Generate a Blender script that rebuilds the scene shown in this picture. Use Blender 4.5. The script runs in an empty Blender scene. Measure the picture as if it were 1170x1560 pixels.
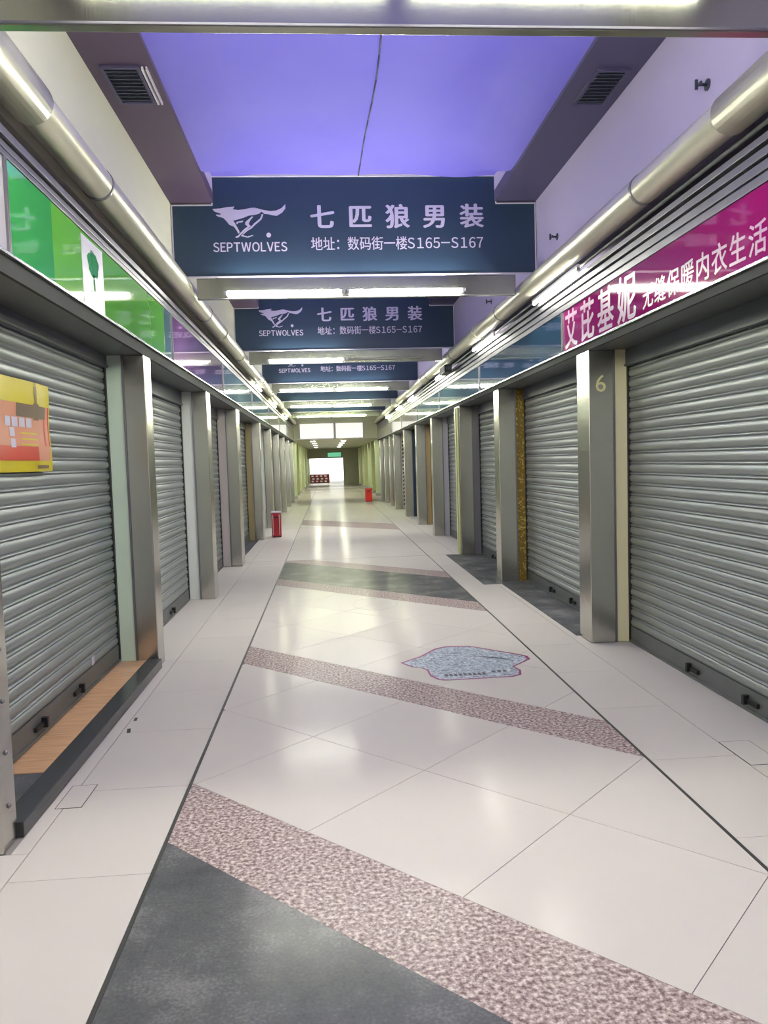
import bpy, bmesh, math, random
from mathutils import Matrix, Vector
random.seed(7)
S = bpy.context.scene
COL = S.collection

# ------------------------------------------------------------------ camera, world, exposure
F_PX, IMG_H, EYE = 1172.0, 1560.0, 1.5
cd = bpy.data.cameras.new('camera'); cam = bpy.data.objects.new('camera', cd); COL.objects.link(cam)
cd.sensor_fit = 'VERTICAL'; cd.sensor_height = 36.0; cd.lens = F_PX / IMG_H * 36.0
cd.clip_start = 0.05; cd.clip_end = 300
RT = Vector((0.99687424, -0.07303349, -0.03013063)); UP = Vector((0.03481162, 0.063692, 0.99736226)); FW = Vector((0.07092177, 0.99529364, -0.06603533))
m = Matrix((RT, UP, -FW)).transposed().to_4x4(); m.translation = Vector((0, 0, EYE)); cam.matrix_world = m
S.camera = cam
W = bpy.data.worlds.new('world'); S.world = W; W.use_nodes = True
W.node_tree.nodes['Background'].inputs[0].default_value = (0.75, 0.85, 1.0, 1); W.node_tree.nodes['Background'].inputs[1].default_value = 0.4
S.view_settings.view_transform = 'Standard'; S.view_settings.look = 'None'; S.view_settings.gamma = 1
S.view_settings.use_curve_mapping = False
S.view_settings.exposure = 0.6
S.cycles.max_bounces = 5; S.cycles.diffuse_bounces = 4; S.cycles.glossy_bounces = 3; S.cycles.transmission_bounces = 2
S.cycles.caustics_reflective = False; S.cycles.caustics_refractive = False
S.cycles.sample_clamp_indirect = 6.0; S.cycles.use_adaptive_sampling = True; S.cycles.adaptive_threshold = 0.04
TUBE_STRENGTH = 120.0
TARP_LAMP_STRENGTH = 14.5  # power of the lamps added above the tarpaulin

# ------------------------------------------------------------------ main dimensions
XL, XR = -1.32, 2.05            # pillar fronts
SL, SR = -1.62, 2.38            # shutter planes
WL, WR = -1.36, 2.06            # upper walls
SEAM_L, SEAM_R = -0.70, 1.52    # floor seams
BEAMS = [-1.9, 2.85, 7.35, 12.1, 16.95, 21.8, 26.5]
HALL_END, FAR_END = 31.0, 60.0
# unseen area lamps, added above each bay to light the tarpaulin from behind
for i in range(len(BEAMS) - 1):
    a, b = BEAMS[i], BEAMS[i + 1]
    ld = bpy.data.lights.new('added_tarp_lamp', 'AREA'); ld.shape = 'RECTANGLE'; ld.size = 2.3; ld.size_y = b - a - 0.5
    ld.energy = TARP_LAMP_STRENGTH * (b - a) / 4.5; ld.color = (0.93, 0.95, 1.0)
    lo = bpy.data.objects.new('added_tarp_lamp', ld); COL.objects.link(lo); lo.location = (0.35, (a + b) / 2 + 0.1, 4.75)

# ------------------------------------------------------------------ materials
MATS = {}
def node_mat(name):
    mt = bpy.data.materials.new(name); mt.use_nodes = True
    nt = mt.node_tree; bs = nt.nodes['Principled BSDF']
    MATS[name] = mt
    return mt, nt, bs
def lin(c):
    return tuple((x / 12.92 if x <= 0.04045 else ((x + 0.055) / 1.055) ** 2.4) for x in (v / 255.0 for v in c))
def mat(name, col, rough=0.5, metal=0.0, coat=0.0, var=0.06, scale=3.0, bump=0.0, bscale=60.0, spec=0.5, rvar=0.0, stretch=(1, 1, 1), tint_random=0.0):
    """plain surface with soft procedural variation; col = sRGB 0-255"""
    mt, nt, bs = node_mat(name)
    c = lin(col)
    tc = nt.nodes.new('ShaderNodeTexCoord'); mp = nt.nodes.new('ShaderNodeMapping'); mp.inputs['Scale'].default_value = stretch
    nt.links.new(tc.outputs['Object'], mp.inputs[0])
    nz = nt.nodes.new('ShaderNodeTexNoise'); nz.inputs['Scale'].default_value = scale; nz.inputs['Detail'].default_value = 4
    nt.links.new(mp.outputs[0], nz.inputs['Vector'])
    mx = nt.nodes.new('ShaderNodeMix'); mx.data_type = 'RGBA'
    mx.inputs[6].default_value = (*[max(0, x * (1 - var)) for x in c], 1); mx.inputs[7].default_value = (*[min(1, x * (1 + var)) for x in c], 1)
    nt.links.new(nz.outputs[0], mx.inputs[0])
    out = mx.outputs[2]
    if tint_random:
        oi = nt.nodes.new('ShaderNodeObjectInfo'); hs = nt.nodes.new('ShaderNodeHueSaturation')
        mr = nt.nodes.new('ShaderNodeMapRange'); mr.inputs[3].default_value = 1 - tint_random; mr.inputs[4].default_value = 1 + tint_random
        nt.links.new(oi.outputs['Random'], mr.inputs[0]); nt.links.new(mr.outputs[0], hs.inputs['Value'])
        nt.links.new(out, hs.inputs['Color']); out = hs.outputs[0]
    nt.links.new(out, bs.inputs['Base Color'])
    bs.inputs['Roughness'].default_value = rough; bs.inputs['Metallic'].default_value = metal
    bs.inputs['Specular IOR Level'].default_value = spec
    bs.inputs['Coat Weight'].default_value = coat; bs.inputs['Coat Roughness'].default_value = 0.04
    if rvar:
        mr2 = nt.nodes.new('ShaderNodeMapRange'); mr2.inputs[3].default_value = max(0.01, rough - rvar); mr2.inputs[4].default_value = rough + rvar
        nt.links.new(nz.outputs[0], mr2.inputs[0]); nt.links.new(mr2.outputs[0], bs.inputs['Roughness'])
    if bump:
        n2 = nt.nodes.new('ShaderNodeTexNoise'); n2.inputs['Scale'].default_value = bscale; nt.links.new(mp.outputs[0], n2.inputs['Vector'])
        bp = nt.nodes.new('ShaderNodeBump'); bp.inputs['Strength'].default_value = bump; bp.inputs['Distance'].default_value = 0.01
        nt.links.new(n2.outputs[0], bp.inputs['Height']); nt.links.new(bp.outputs[0], bs.inputs['Normal'])
    return mt
def emis(name, col, strength):
    mt, nt, bs = node_mat(name)
    bs.inputs['Base Color'].default_value = (0.8, 0.8, 0.8, 1)
    bs.inputs['Emission Color'].default_value = (*col, 1); bs.inputs['Emission Strength'].default_value = strength
    return mt
def speckle_mat():
    mt, nt, bs = node_mat('speckled_granite')
    tc = nt.nodes.new('ShaderNodeTexCoord')
    nz = nt.nodes.new('ShaderNodeTexNoise'); nz.inputs['Scale'].default_value = 62; nz.inputs['Detail'].default_value = 3; nz.inputs['Roughness'].default_value = 0.6
    nt.links.new(tc.outputs['Object'], nz.inputs['Vector'])
    cr = nt.nodes.new('ShaderNodeValToRGB')
    e = cr.color_ramp.elements; e[0].position = 0.36; e[0].color = (*lin((122, 103, 102)), 1); e[1].position = 0.66; e[1].color = (*lin((226, 214, 208)), 1)
    k = e.new(0.5); k.color = (*lin((174, 155, 151)), 1)
    nt.links.new(nz.outputs[0], cr.inputs[0]); nt.links.new(cr.outputs[0], bs.inputs['Base Color'])
    bs.inputs['Roughness'].default_value = 0.2
    return mt
def darkstone_mat():
    mt, nt, bs = node_mat('charcoal_stone')
    tc = nt.nodes.new('ShaderNodeTexCoord')
    nz = nt.nodes.new('ShaderNodeTexNoise'); nz.inputs['Scale'].default_value = 2.6; nz.inputs['Detail'].default_value = 8; nz.inputs['Roughness'].default_value = 0.65
    n2 = nt.nodes.new('ShaderNodeTexNoise'); n2.inputs['Scale'].default_value = 90; n2.inputs['Detail'].default_value = 2
    for n in (nz, n2): nt.links.new(tc.outputs['Object'], n.inputs['Vector'])
    ad = nt.nodes.new('ShaderNodeMath'); ad.operation = 'MULTIPLY_ADD'; ad.inputs[1].default_value = 0.35; nt.links.new(n2.outputs[0], ad.inputs[0]); nt.links.new(nz.outputs[0], ad.inputs[2])
    cr = nt.nodes.new('ShaderNodeValToRGB'); e = cr.color_ramp.elements
    e[0].position = 0.45; e[0].color = (*lin((82, 84, 85)), 1); e[1].position = 0.98; e[1].color = (*lin((152, 150, 149)), 1)
    k = e.new(0.68); k.color = (*lin((102, 103, 104)), 1)
    nt.links.new(ad.outputs[0], cr.inputs[0]); nt.links.new(cr.outputs[0], bs.inputs['Base Color'])
    bs.inputs['Roughness'].default_value = 0.24
    return mt
def tarp_mat():
    mt, nt, bs = node_mat('purple_tarpaulin')
    out = nt.nodes['Material Output']
    tc = nt.nodes.new('ShaderNodeTexCoord')
    nz = nt.nodes.new('ShaderNodeTexNoise'); nz.inputs['Scale'].default_value = 1.3; nz.inputs['Detail'].default_value = 3
    nt.links.new(tc.outputs['Object'], nz.inputs['Vector'])
    mx = nt.nodes.new('ShaderNodeMix'); mx.data_type = 'RGBA'
    mx.inputs[6].default_value = (0.22, 0.185, 0.78, 1); mx.inputs[7].default_value = (0.30, 0.26, 0.82, 1)
    nt.links.new(nz.outputs[0], mx.inputs[0])
    tr = nt.nodes.new('ShaderNodeBsdfTranslucent'); nt.links.new(mx.outputs[2], tr.inputs[0]); nt.links.new(mx.outputs[2], bs.inputs['Base Color'])
    bs.inputs['Roughness'].default_value = 0.6
    ms = nt.nodes.new('ShaderNodeMixShader'); ms.inputs[0].default_value = 0.5
    nt.links.new(bs.outputs[0], ms.inputs[1]); nt.links.new(tr.outputs[0], ms.inputs[2]); nt.links.new(ms.outputs[0], out.inputs[0])
    return mt
def wood_mat():
    mt, nt, bs = node_mat('laminate_wood')
    tc = nt.nodes.new('ShaderNodeTexCoord'); mp = nt.nodes.new('ShaderNodeMapping'); mp.inputs['Scale'].default_value = (3, 40, 8)
    nt.links.new(tc.outputs['Object'], mp.inputs[0])
    nz = nt.nodes.new('ShaderNodeTexNoise'); nz.inputs['Scale'].default_value = 1.5; nz.inputs['Detail'].default_value = 5; nt.links.new(mp.outputs[0], nz.inputs['Vector'])
    cr = nt.nodes.new('ShaderNodeValToRGB'); e = cr.color_ramp.elements
    e[0].position = 0.3; e[0].color = (*lin((216, 164, 116)), 1); e[1].position = 0.75; e[1].color = (*lin((246, 202, 156)), 1)
    nt.links.new(nz.outputs[0], cr.inputs[0]); nt.links.new(cr.outputs[0], bs.inputs['Base Color']); bs.inputs['Roughness'].default_value = 0.35
    return mt
def sticker_mat():
    mt, nt, bs = node_mat('floor_sticker_print')
    tc = nt.nodes.new('ShaderNodeTexCoord')
    wv = nt.nodes.new('ShaderNodeTexNoise'); wv.inputs['Scale'].default_value = 34; wv.inputs['Detail'].default_value = 4; wv.inputs['Distortion'].default_value = 1.5
    nt.links.new(tc.outputs['Object'], wv.inputs['Vector'])
    cr = nt.nodes.new('ShaderNodeValToRGB'); e = cr.color_ramp.elements
    e[0].position = 0.38; e[0].color = (*lin((120, 106, 138)), 1); e[1].position = 0.7; e[1].color = (*lin((222, 216, 226)), 1)
    k = e.new(0.5); k.color = (*lin((160, 182, 192)), 1)
    nt.links.new(wv.outputs[0], cr.inputs[0]); nt.links.new(cr.outputs[0], bs.inputs['Base Color']); bs.inputs['Roughness'].default_value = 0.4
    return mt
def gold_mat():
    mt, nt, bs = node_mat('gold_patterned_paper')
    tc = nt.nodes.new('ShaderNodeTexCoord')
    vo = nt.nodes.new('ShaderNodeTexNoise'); vo.inputs['Scale'].default_value = 16; vo.inputs['Distortion'].default_value = 2.5
    nt.links.new(tc.outputs['Object'], vo.inputs['Vector'])
    cr = nt.nodes.new('ShaderNodeValToRGB'); e = cr.color_ramp.elements
    e[0].position = 0.56; e[0].color = (*lin((120, 96, 34)), 1); e[1].position = 0.66; e[1].color = (*lin((200, 176, 96)), 1)
    nt.links.new(vo.outputs[0], cr.inputs[0]); nt.links.new(cr.outputs[0], bs.inputs['Base Color']); bs.inputs['Roughness'].default_value = 0.35
    return mt
def steel_mat(name, col, rough, wobble=0.25):
    """brushed stainless sheet: slow ripples and vertical grain"""
    mt, nt, bs = node_mat(name)
    tc = nt.nodes.new('ShaderNodeTexCoord'); mp = nt.nodes.new('ShaderNodeMapping'); mp.inputs['Scale'].default_value = (60, 60, 1.2)
    nt.links.new(tc.outputs['Object'], mp.inputs[0])
    gr = nt.nodes.new('ShaderNodeTexNoise'); gr.inputs['Scale'].default_value = 3; nt.links.new(mp.outputs[0], gr.inputs['Vector'])
    mr = nt.nodes.new('ShaderNodeMapRange'); mr.inputs[3].default_value = rough - 0.05; mr.inputs[4].default_value = rough + 0.08
    nt.links.new(gr.outputs[0], mr.inputs[0]); nt.links.new(mr.outputs[0], bs.inputs['Roughness'])
    w = nt.nodes.new('ShaderNodeTexNoise'); w.inputs['Scale'].default_value = 5; nt.links.new(tc.outputs['Object'], w.inputs['Vector'])
    bp = nt.nodes.new('ShaderNodeBump'); bp.inputs['Strength'].default_value = wobble; bp.inputs['Distance'].default_value = 0.008
    nt.links.new(w.outputs[0], bp.inputs['Height']); nt.links.new(bp.outputs[0], bs.inputs['Normal'])
    bs.inputs['Base Color'].default_value = (*lin(col), 1); bs.inputs['Metallic'].default_value = 1.0
    return mt

TILE = mat('cream_floor_tile', (215, 208, 201), 0.24, var=0.03, scale=1.2, tint_random=0.012, spec=0.3)
def soft_gloss(mt, rough, lo, hi):
    nt = mt.node_tree; bs = nt.nodes['Principled BSDF']; bs.inputs['Specular IOR Level'].default_value = 0.0; bs.inputs['Roughness'].default_value = 0.7
    gl = nt.nodes.new('ShaderNodeBsdfGlossy'); gl.inputs['Roughness'].default_value = rough
    fr = nt.nodes.new('ShaderNodeFresnel'); fr.inputs[0].default_value = 1.45
    mr = nt.nodes.new('ShaderNodeMapRange'); mr.inputs[1].default_value = 0.03; mr.inputs[2].default_value = 0.8; mr.inputs[3].default_value = lo; mr.inputs[4].default_value = hi
    ms = nt.nodes.new('ShaderNodeMixShader'); nt.links.new(fr.outputs[0], mr.inputs[0]); nt.links.new(mr.outputs[0], ms.inputs[0])
    nt.links.new(bs.outputs[0], ms.inputs[1]); nt.links.new(gl.outputs[0], ms.inputs[2]); nt.links.new(ms.outputs[0], nt.nodes['Material Output'].inputs[0])
SPECK = speckle_mat(); DARK = darkstone_mat(); TARP = tarp_mat(); WOOD = wood_mat(); STICK = sticker_mat(); GOLD = gold_mat()
soft_gloss(TILE, 0.15, 0.02, 0.27); soft_gloss(SPECK, 0.22, 0.02, 0.25); soft_gloss(DARK, 0.2, 0.03, 0.28)
GROUT = mat('grout', (150, 145, 140), 0.8); SEAM = mat('seam_strip_dark', (62, 62, 60), 0.45)
WHITEL = mat('wall_warm_light_tint', (216, 215, 196), 0.6, var=0.05, scale=1.5)  # left wall: yellowish tube light put into the colour of a white wall
WHITE = mat('wall_purple_light_tint', (174, 165, 200), 0.7, var=0.04, scale=1.5)  # white walls with purple spill from the tarpaulin put into the colour
SOFF_L = mat('mauve_soffit_reddish', (74, 57, 84), 0.55, var=0.1); SOFF_R = mat('mauve_soffit', (70, 65, 98), 0.55, var=0.08)
STEEL = steel_mat('stainless_sheet', (196, 194, 188), 0.2); STEEL2 = steel_mat('stainless_beam', (168, 170, 156), 0.2, 0.1)
SLAT = mat('galvanised_slat', (160, 166, 164), 0.42, metal=0.55, var=0.12, scale=1.5, stretch=(1, 1, 3), rvar=0.06)
SLATD = mat('galvanised_bottom_bar', (120, 124, 123), 0.45, metal=0.5, var=0.15)
ALU = mat('aluminium_profile', (128, 126, 134), 0.42, metal=0.7, var=0.05)
BRIGHT = mat('bright_aluminium_edge', (205, 206, 210), 0.25, metal=0.9, var=0.05)
GREYM = mat('grey_fascia_metal', (96, 100, 100), 0.45, metal=0.3, var=0.06)
LIPM = mat('dark_grey_lip', (78, 80, 78), 0.75, spec=0.1)
HOODM = mat('dark_shutter_hood', (92, 96, 104), 0.5, metal=0.2)
PIPE = mat('pale_pipe_metal', (206, 203, 186), 0.33, metal=0.55, var=0.05, scale=2)
RECESS = mat('recess_shade_tint', (92, 84, 98), 0.6)  # wall band in shadow, its purple shade put into the colour
NAVY = mat('navy_banner_vinyl', (39, 61, 86), 0.42, var=0.06, scale=1.5)
INK = mat('pale_lilac_ink', (214, 206, 230), 0.5, var=0.02)
TRIMW = mat('white_plastic_trim', (214, 210, 222), 0.4)
BLACKST = mat('black_threshold_stone', (58, 61, 66), 0.25, var=0.2, scale=9)
RUB = mat('black_rubber', (28, 28, 30), 0.5)
RED = mat('red_box_paint', (176, 26, 38), 0.35); REDB = mat('bright_red_plastic', (228, 40, 28), 0.35)
BRASS = mat('dark_vent_metal', (64, 68, 84), 0.5, metal=0.3)
GLASSG = mat('green_shopfront_glass', (96, 122, 104), 0.08, metal=0.2, var=0.25, scale=0.8)
TUBE = emis('fluorescent_glow', (1.0, 1.0, 0.85), TUBE_STRENGTH)
TUBEF = emis('fluorescent_glow_far', (0.93, 1.0, 0.62), TUBE_STRENGTH * 0.8)
TUBES_SIDE = emis('side_tube_glow', (1.0, 1.0, 0.84), TUBE_STRENGTH * 0.45); TUBE_FILL = emis('added_rear_glow', (1.0, 1.0, 0.86), TUBE_STRENGTH * 1.4)  # second glow: boosted, for the unseen rear tubes added as fill
OFFT = mat('unlit_tube_glass', (206, 204, 190), 0.3)
def glossy_panel(name, col): return mat(name, col, 0.05, var=0.05, scale=1.2, spec=0.7, coat=0.6)

# ------------------------------------------------------------------ geometry helpers
class B:
    def __init__(s): s.bm = bmesh.new()
    def box(s, x0, x1, y0, y1, z0, z1, bevel=0.0):
        r = bmesh.ops.create_cube(s.bm, size=1.0)
        vs = r['verts']
        bmesh.ops.scale(s.bm, vec=(x1 - x0, y1 - y0, z1 - z0), verts=vs)
        bmesh.ops.translate(s.bm, vec=((x0 + x1) / 2, (y0 + y1) / 2, (z0 + z1) / 2), verts=vs)
        if bevel:
            es = list({e for v in vs for e in v.link_edges})
            bmesh.ops.bevel(s.bm, geom=es, offset=bevel, segments=2, affect='EDGES', profile=0.6)
        return s
    def prism(s, pts, axis, a, b):
        """polygon of (u,v) extruded along axis from a to b: 'x': (y,z), 'y': (x,z), 'z': (x,y)"""
        f = {'x': lambda u, v, w: (w, u, v), 'y': lambda u, v, w: (u, w, v), 'z': lambda u, v, w: (u, v, w)}[axis]
        n = len(pts)
        v0 = [s.bm.verts.new(f(u, v, a)) for u, v in pts]; v1 = [s.bm.verts.new(f(u, v, b)) for u, v in pts]
        s.bm.faces.new(v0[::-1]); s.bm.faces.new(v1)
        for i in range(n): s.bm.faces.new((v0[i], v0[(i + 1) % n], v1[(i + 1) % n], v1[i]))
        return s
    def tube(s, p, q, r, seg=12, r2=None):
        p, q = Vector(p), Vector(q); d = (q - p).normalized()
        a = d.orthogonal().normalized(); b = d.cross(a); r2 = r if r2 is None else r2
        v0 = [s.bm.verts.new(p + (a * math.cos(t) + b * math.sin(t)) * r) for t in [2 * math.pi * i / seg for i in range(seg)]]
        v1 = [s.bm.verts.new(q + (a * math.cos(t) + b * math.sin(t)) * r2) for t in [2 * math.pi * i / seg for i in range(seg)]]
        s.bm.faces.new(v0[::-1]); s.bm.faces.new(v1)
        for i in range(seg):
            f = s.bm.faces.new((v0[i], v0[(i + 1) % seg], v1[(i + 1) % seg], v1[i])); f.smooth = True
        return s
    def mesh(s, name):
        bmesh.ops.recalc_face_normals(s.bm, faces=s.bm.faces)
        me = bpy.data.meshes.new(name); s.bm.to_mesh(me); s.bm.free(); return me
    def obj(s, name, mt, parent=None):
        return link(name, s.mesh(name), mt, parent)
def link(name, me, mt, parent=None):
    if mt and not me.materials: me.materials.append(mt)
    o = bpy.data.objects.new(name, me); COL.objects.link(o)
    if parent: o.parent = parent; o.matrix_parent_inverse = parent.matrix_basis.inverted()
    return o
def thing(name, label, cat, loc=(0, 0, 0), group=None):
    o = bpy.data.objects.new(name, None); COL.objects.link(o); o.location = loc; o.empty_display_size = 0.1
    tag(o, label, cat, group); return o
def tag(o, label, cat, group=None):
    o['label'] = label; o['category'] = cat
    if group: o['group'] = group
    return o
def struct(o): o['kind'] = 'structure'; return o
GLYPH = {}
def glyph(c, size, bold=0.0):
    """one character as a flat mesh in local XY with its own material slot empty; returns (mesh, advance)"""
    key = (c, size, bold)
    if key not in GLYPH:
        def make(body):
            cu = bpy.data.curves.new('character', 'FONT'); cu.body = body; cu.size = size; cu.extrude = 0.0002; cu.resolution_u = 3
            o = bpy.data.objects.new('character', cu); COL.objects.link(o)
            dg = bpy.context.evaluated_depsgraph_get(); dg.update()
            me = bpy.data.meshes.new_from_object(o.evaluated_get(dg)); bpy.data.objects.remove(o); bpy.data.curves.remove(cu); return me
        def xmax(me): return max(v.co.x for v in me.vertices)
        a = make('I' + c + 'I'); b = make('I'); adv = xmax(a) - xmax(b); bpy.data.meshes.remove(a)
        a2 = make('II'); adv -= xmax(a2) - xmax(b); bpy.data.meshes.remove(a2); bpy.data.meshes.remove(b)
        base = make(c)
        bm = bmesh.new(); nth = 0
        for dx, dy in (((0, 0),) if not bold else ((-bold, 0), (bold, 0), (0, bold * .5), (0, -bold * .5), (0, 0))):
            t_ = base.copy(); t_.transform(Matrix.Translation((dx, dy, 0.00012 * nth))); nth += 1; bm.from_mesh(t_); bpy.data.meshes.remove(t_)
        me = bpy.data.meshes.new('character'); bm.to_mesh(me); bm.free(); me.materials.clear(); bpy.data.meshes.remove(base)
        GLYPH[key] = (me, adv)
    return GLYPH[key]
for c_ in 'ＳＥＰＴＷＯＬＶＥＳ': glyph(c_, 0.112, 0.0025)
for c_ in '七匹狼男装': glyph(c_, 0.232, 0.008)
for c_ in '地址：数码街一楼Ｓ１６５－Ｓ１６７': glyph(c_, 0.1315, 0.0015)
for c_ in '艾芘基妮': glyph(c_, 0.335, 0.008)
for c_ in '无缝保暖内衣生活馆': glyph(c_, 0.165, 0.003)
glyph('6', 0.19)
def write(body, size, mtx, mt, parent, bold=0.0, pitch=None, gap=0.1, fit=None):
    """lettering as one part per character, sharing mesh data; fit = total width in metres"""
    spots, x = [], 0.0
    for c in body:
        me, adv = glyph(c, size, bold)
        if 0xFF0D <= ord(c) <= 0xFF5E and c != '：':       # full-width latin: pack by its own outline
            lo = min(v.co.x for v in me.vertices); hi = max(v.co.x for v in me.vertices)
            if c == '１': lo -= 0.1 * size; hi += 0.06 * size
            spots.append((me, x - lo)); x += hi - lo + gap * size
        else:
            spots.append((me, x)); x += pitch if pitch else adv
    w = fit / x if fit else 1.0
    for me, dx in spots:
        o = link('character', me, mt, parent); o.matrix_parent_inverse = parent.matrix_basis.inverted()
        o.matrix_basis = mtx @ Matrix.Diagonal((w, 1, 1, 1)) @ Matrix.Translation((dx, 0, 0))
R90 = Matrix.Rotation(math.pi / 2, 4, 'X')
def face_cam(x, y, z): return Matrix.Translation((x, y, z)) @ R90                                   # faces -Y
def face_left_wall(x, y, z): return Matrix.Translation((x, y, z)) @ Matrix.Rotation(math.pi / 2, 4, 'Z') @ R90    # on left wall, faces +X
def face_right_wall(x, y, z): return Matrix.Translation((x, y, z)) @ Matrix.Rotation(-math.pi / 2, 4, 'Z') @ R90  # on right wall, faces -X
def placed(me, mtx):
    me = me.copy(); me.transform(mtx); return me

# ------------------------------------------------------------------ floor
fl = struct(B().box(-2.0, 2.8, -14.0, FAR_END + 8, -0.12, -0.004).obj('floor', GROUT))
def clip(poly, nx, ny, c):      # keep nx*x+ny*y >= c
    out = []
    for i in range(len(poly)):
        p, q = poly[i], poly[(i + 1) % len(poly)]
        dp, dq = nx * p[0] + ny * p[1] - c, nx * q[0] + ny * q[1] - c
        if dp >= 0: out.append(p)
        if (dp >= 0) != (dq >= 0):
            t = dp / (dp - dq); out.append((p[0] + t * (q[0] - p[0]), p[1] + t * (q[1] - p[1])))
    return out
def area(p): return abs(sum(p[i][0] * p[(i + 1) % len(p)][1] - p[(i + 1) % len(p)][0] * p[i][1] for i in range(len(p)))) / 2
def piece(poly, name, mt, top=0.0):
    o = B().prism(poly, 'z', -0.02, top).obj(name, mt, fl); return o
def strip_poly(s0, s1, t0, t1, y0, y1, g=0.0015):
    """diagonal piece: s=x+y in [s0,s1], t=y-x in [t0,t1], cut by the centre strip"""
    k = g * 1.414
    poly = [(SEAM_L + 0.008, y0), (SEAM_R - 0.008, y0), (SEAM_R - 0.008, y1), (SEAM_L + 0.008, y1)]
    for (a, b, c) in ((1, 1, s0 + k), (-1, -1, -(s1 - k)), (-1, 1, t0 + k), (1, -1, -(t1 - k))): poly = clip(poly, a, b, c) if poly else poly
    return poly if len(poly) > 2 and area(poly) > 0.002 else None
PERIOD = 8.74
bands = []
for n in range(-1, 3):
    o_ = n * PERIOD
    bands += [(o_ + 0.66, o_ + 2.36, 'd'), (o_ + 2.36, o_ + 2.93, 's'), (o_ + 2.93, o_ + 4.03, 't'), (o_ + 4.03, o_ + 5.13, 't'), (o_ + 5.13, o_ + 5.67, 's'),
              (o_ + 5.67, o_ + 6.74, 't'), (o_ + 6.74, o_ + 7.81, 't'), (o_ + 7.81, o_ + 8.88, 't'), (o_ + 8.88, o_ + 9.40, 's')]
def lay_diagonal(y0, y1, far=False):
    for s0, s1, k in bands:
        if k in 'ds':
            p = strip_poly(s0, s1, -50, 90, y0, y1, 0.0005)
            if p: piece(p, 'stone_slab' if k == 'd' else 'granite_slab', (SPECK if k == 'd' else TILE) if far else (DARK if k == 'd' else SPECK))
        else:
            for i in range(-6, 32):
                p = strip_poly(s0, s1, 1.02 + 1.09 * i, 1.02 + 1.09 * (i + 1), y0, y1)
                if p: piece(p, 'floor_tile', TILE)
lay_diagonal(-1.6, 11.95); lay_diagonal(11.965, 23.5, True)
y = 23.5
while y < FAR_END + 6:
    piece([(SEAM_L + .008, y + .002), (SEAM_R - .008, y + .002), (SEAM_R - .008, y + 1.998), (SEAM_L + .008, y + 1.998)], 'floor_tile', TILE if int(y) % 8 else SPECK); y += 2.0
for x in (SEAM_L, SEAM_R): B().box(x - 0.007, x + 0.007, -1.6, FAR_END, -0.02, 0.0005).obj('seam_strip', SEAM, fl)
B().box(-1.32, SEAM_L - .008, 11.951, 11.965, -0.02, 0.0005).obj('seam_strip', SEAM, fl)
B().box(SEAM_L + .008, SEAM_R - .008, 11.951, 11.964, -0.02, 0.0005).obj('seam_strip', SEAM, fl)
B().box(SEAM_R + .008, 1.95, 11.951, 11.965, -0.02, 0.0005).obj('seam_strip', SEAM, fl)
def rect(x0, x1, y0, y1, name='floor_tile', mt=TILE, g=0.0015, top=0.0):
    piece([(x0 + g, y0 + g), (x1 - g, y0 + g), (x1 - g, y1 - g), (x0 + g, y1 - g)], name, mt, top)
k = -5
while 2.82 + 0.785 * k < 30:
    y0 = 2.82 + 0.785 * k
    rect(-1.225, SEAM_L - 0.007, y0, y0 + 0.785); rect(SEAM_R + 0.007, 1.96, y0 - 0.03, y0 + 0.755)
    k += 1
for y0 in range(30, int(FAR_END) + 6, 3): rect(-1.225, SEAM_L - .007, y0 + .1, y0 + 3.1); rect(SEAM_R + .007, 1.96, y0 + .1, y0 + 3.1)
# border strips and shop recesses
LP = [(3.03, 3.17), (5.83, 6.04), (8.75, 9.02), (11.55, 11.95), (15.4, 15.7), (18.3, 18.6), (21.2, 21.5), (24.1, 24.4), (27.0, 27.3), (29.9, 30.2)]
RP = [(2.75, 3.0), (5.92, 6.2), (9.1, 9.36), (11.85, 12.3), (14.95, 15.2), (17.6, 17.9), (20.4, 20.7), (23.6, 23.9), (25.3, 25.6), (27.6, 27.9), (29.9, 30.2)]
FARY = [33.2, 36.2, 39.2, 42.2, 45.2, 48.2, 51.2, 54.2, 57.2]
rect(-1.70, 2.45, -13.9, -1.61); rect(-1.70, -1.2265, -1.6, 3.03); rect(1.9615, 2.45, -1.6, 3.0)
for i, (a, b) in enumerate(LP[:-1]):
    c = LP[i + 1][0]
    if i == 0: rect(-1.297, -1.2265, a, c)
    elif i == 3:
        rect(-1.42, -1.2265, b, 12.5); rect(-1.42, -1.2265, 12.5, c); rect(-1.66, -1.42, b, c, 'stone_slab', DARK)
    else: rect(-1.66, -1.2265, b, c)
    rect(-1.32, -1.2265, c, LP[i + 1][1])
rect(-1.66, -1.2265, LP[-1][1], FAR_END + 6)
for i, (a, b) in enumerate(RP[:-1]):
    c = RP[i + 1][0]
    if i == 1: rect(1.9615, 2.02, b, c - .15); rect(2.02, 2.44, b, c - .151, 'stone_slab', DARK)
    elif i == 2: rect(1.9615, 2.44, a - .15, 11.95, 'stone_slab', DARK); rect(1.80, 1.9585, 8.95, 11.945, 'stone_slab', DARK, 0.0015, 0.0012)
    else: rect(1.9615, 2.44, b if i else 3.0, c)
    if i not in (1, 2): rect(1.9615, 2.05, c, RP[i + 1][1])
rect(1.9615, 2.05, 11.966, 12.3); rect(1.9615, 2.44, RP[-1][1], FAR_END + 6)

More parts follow.
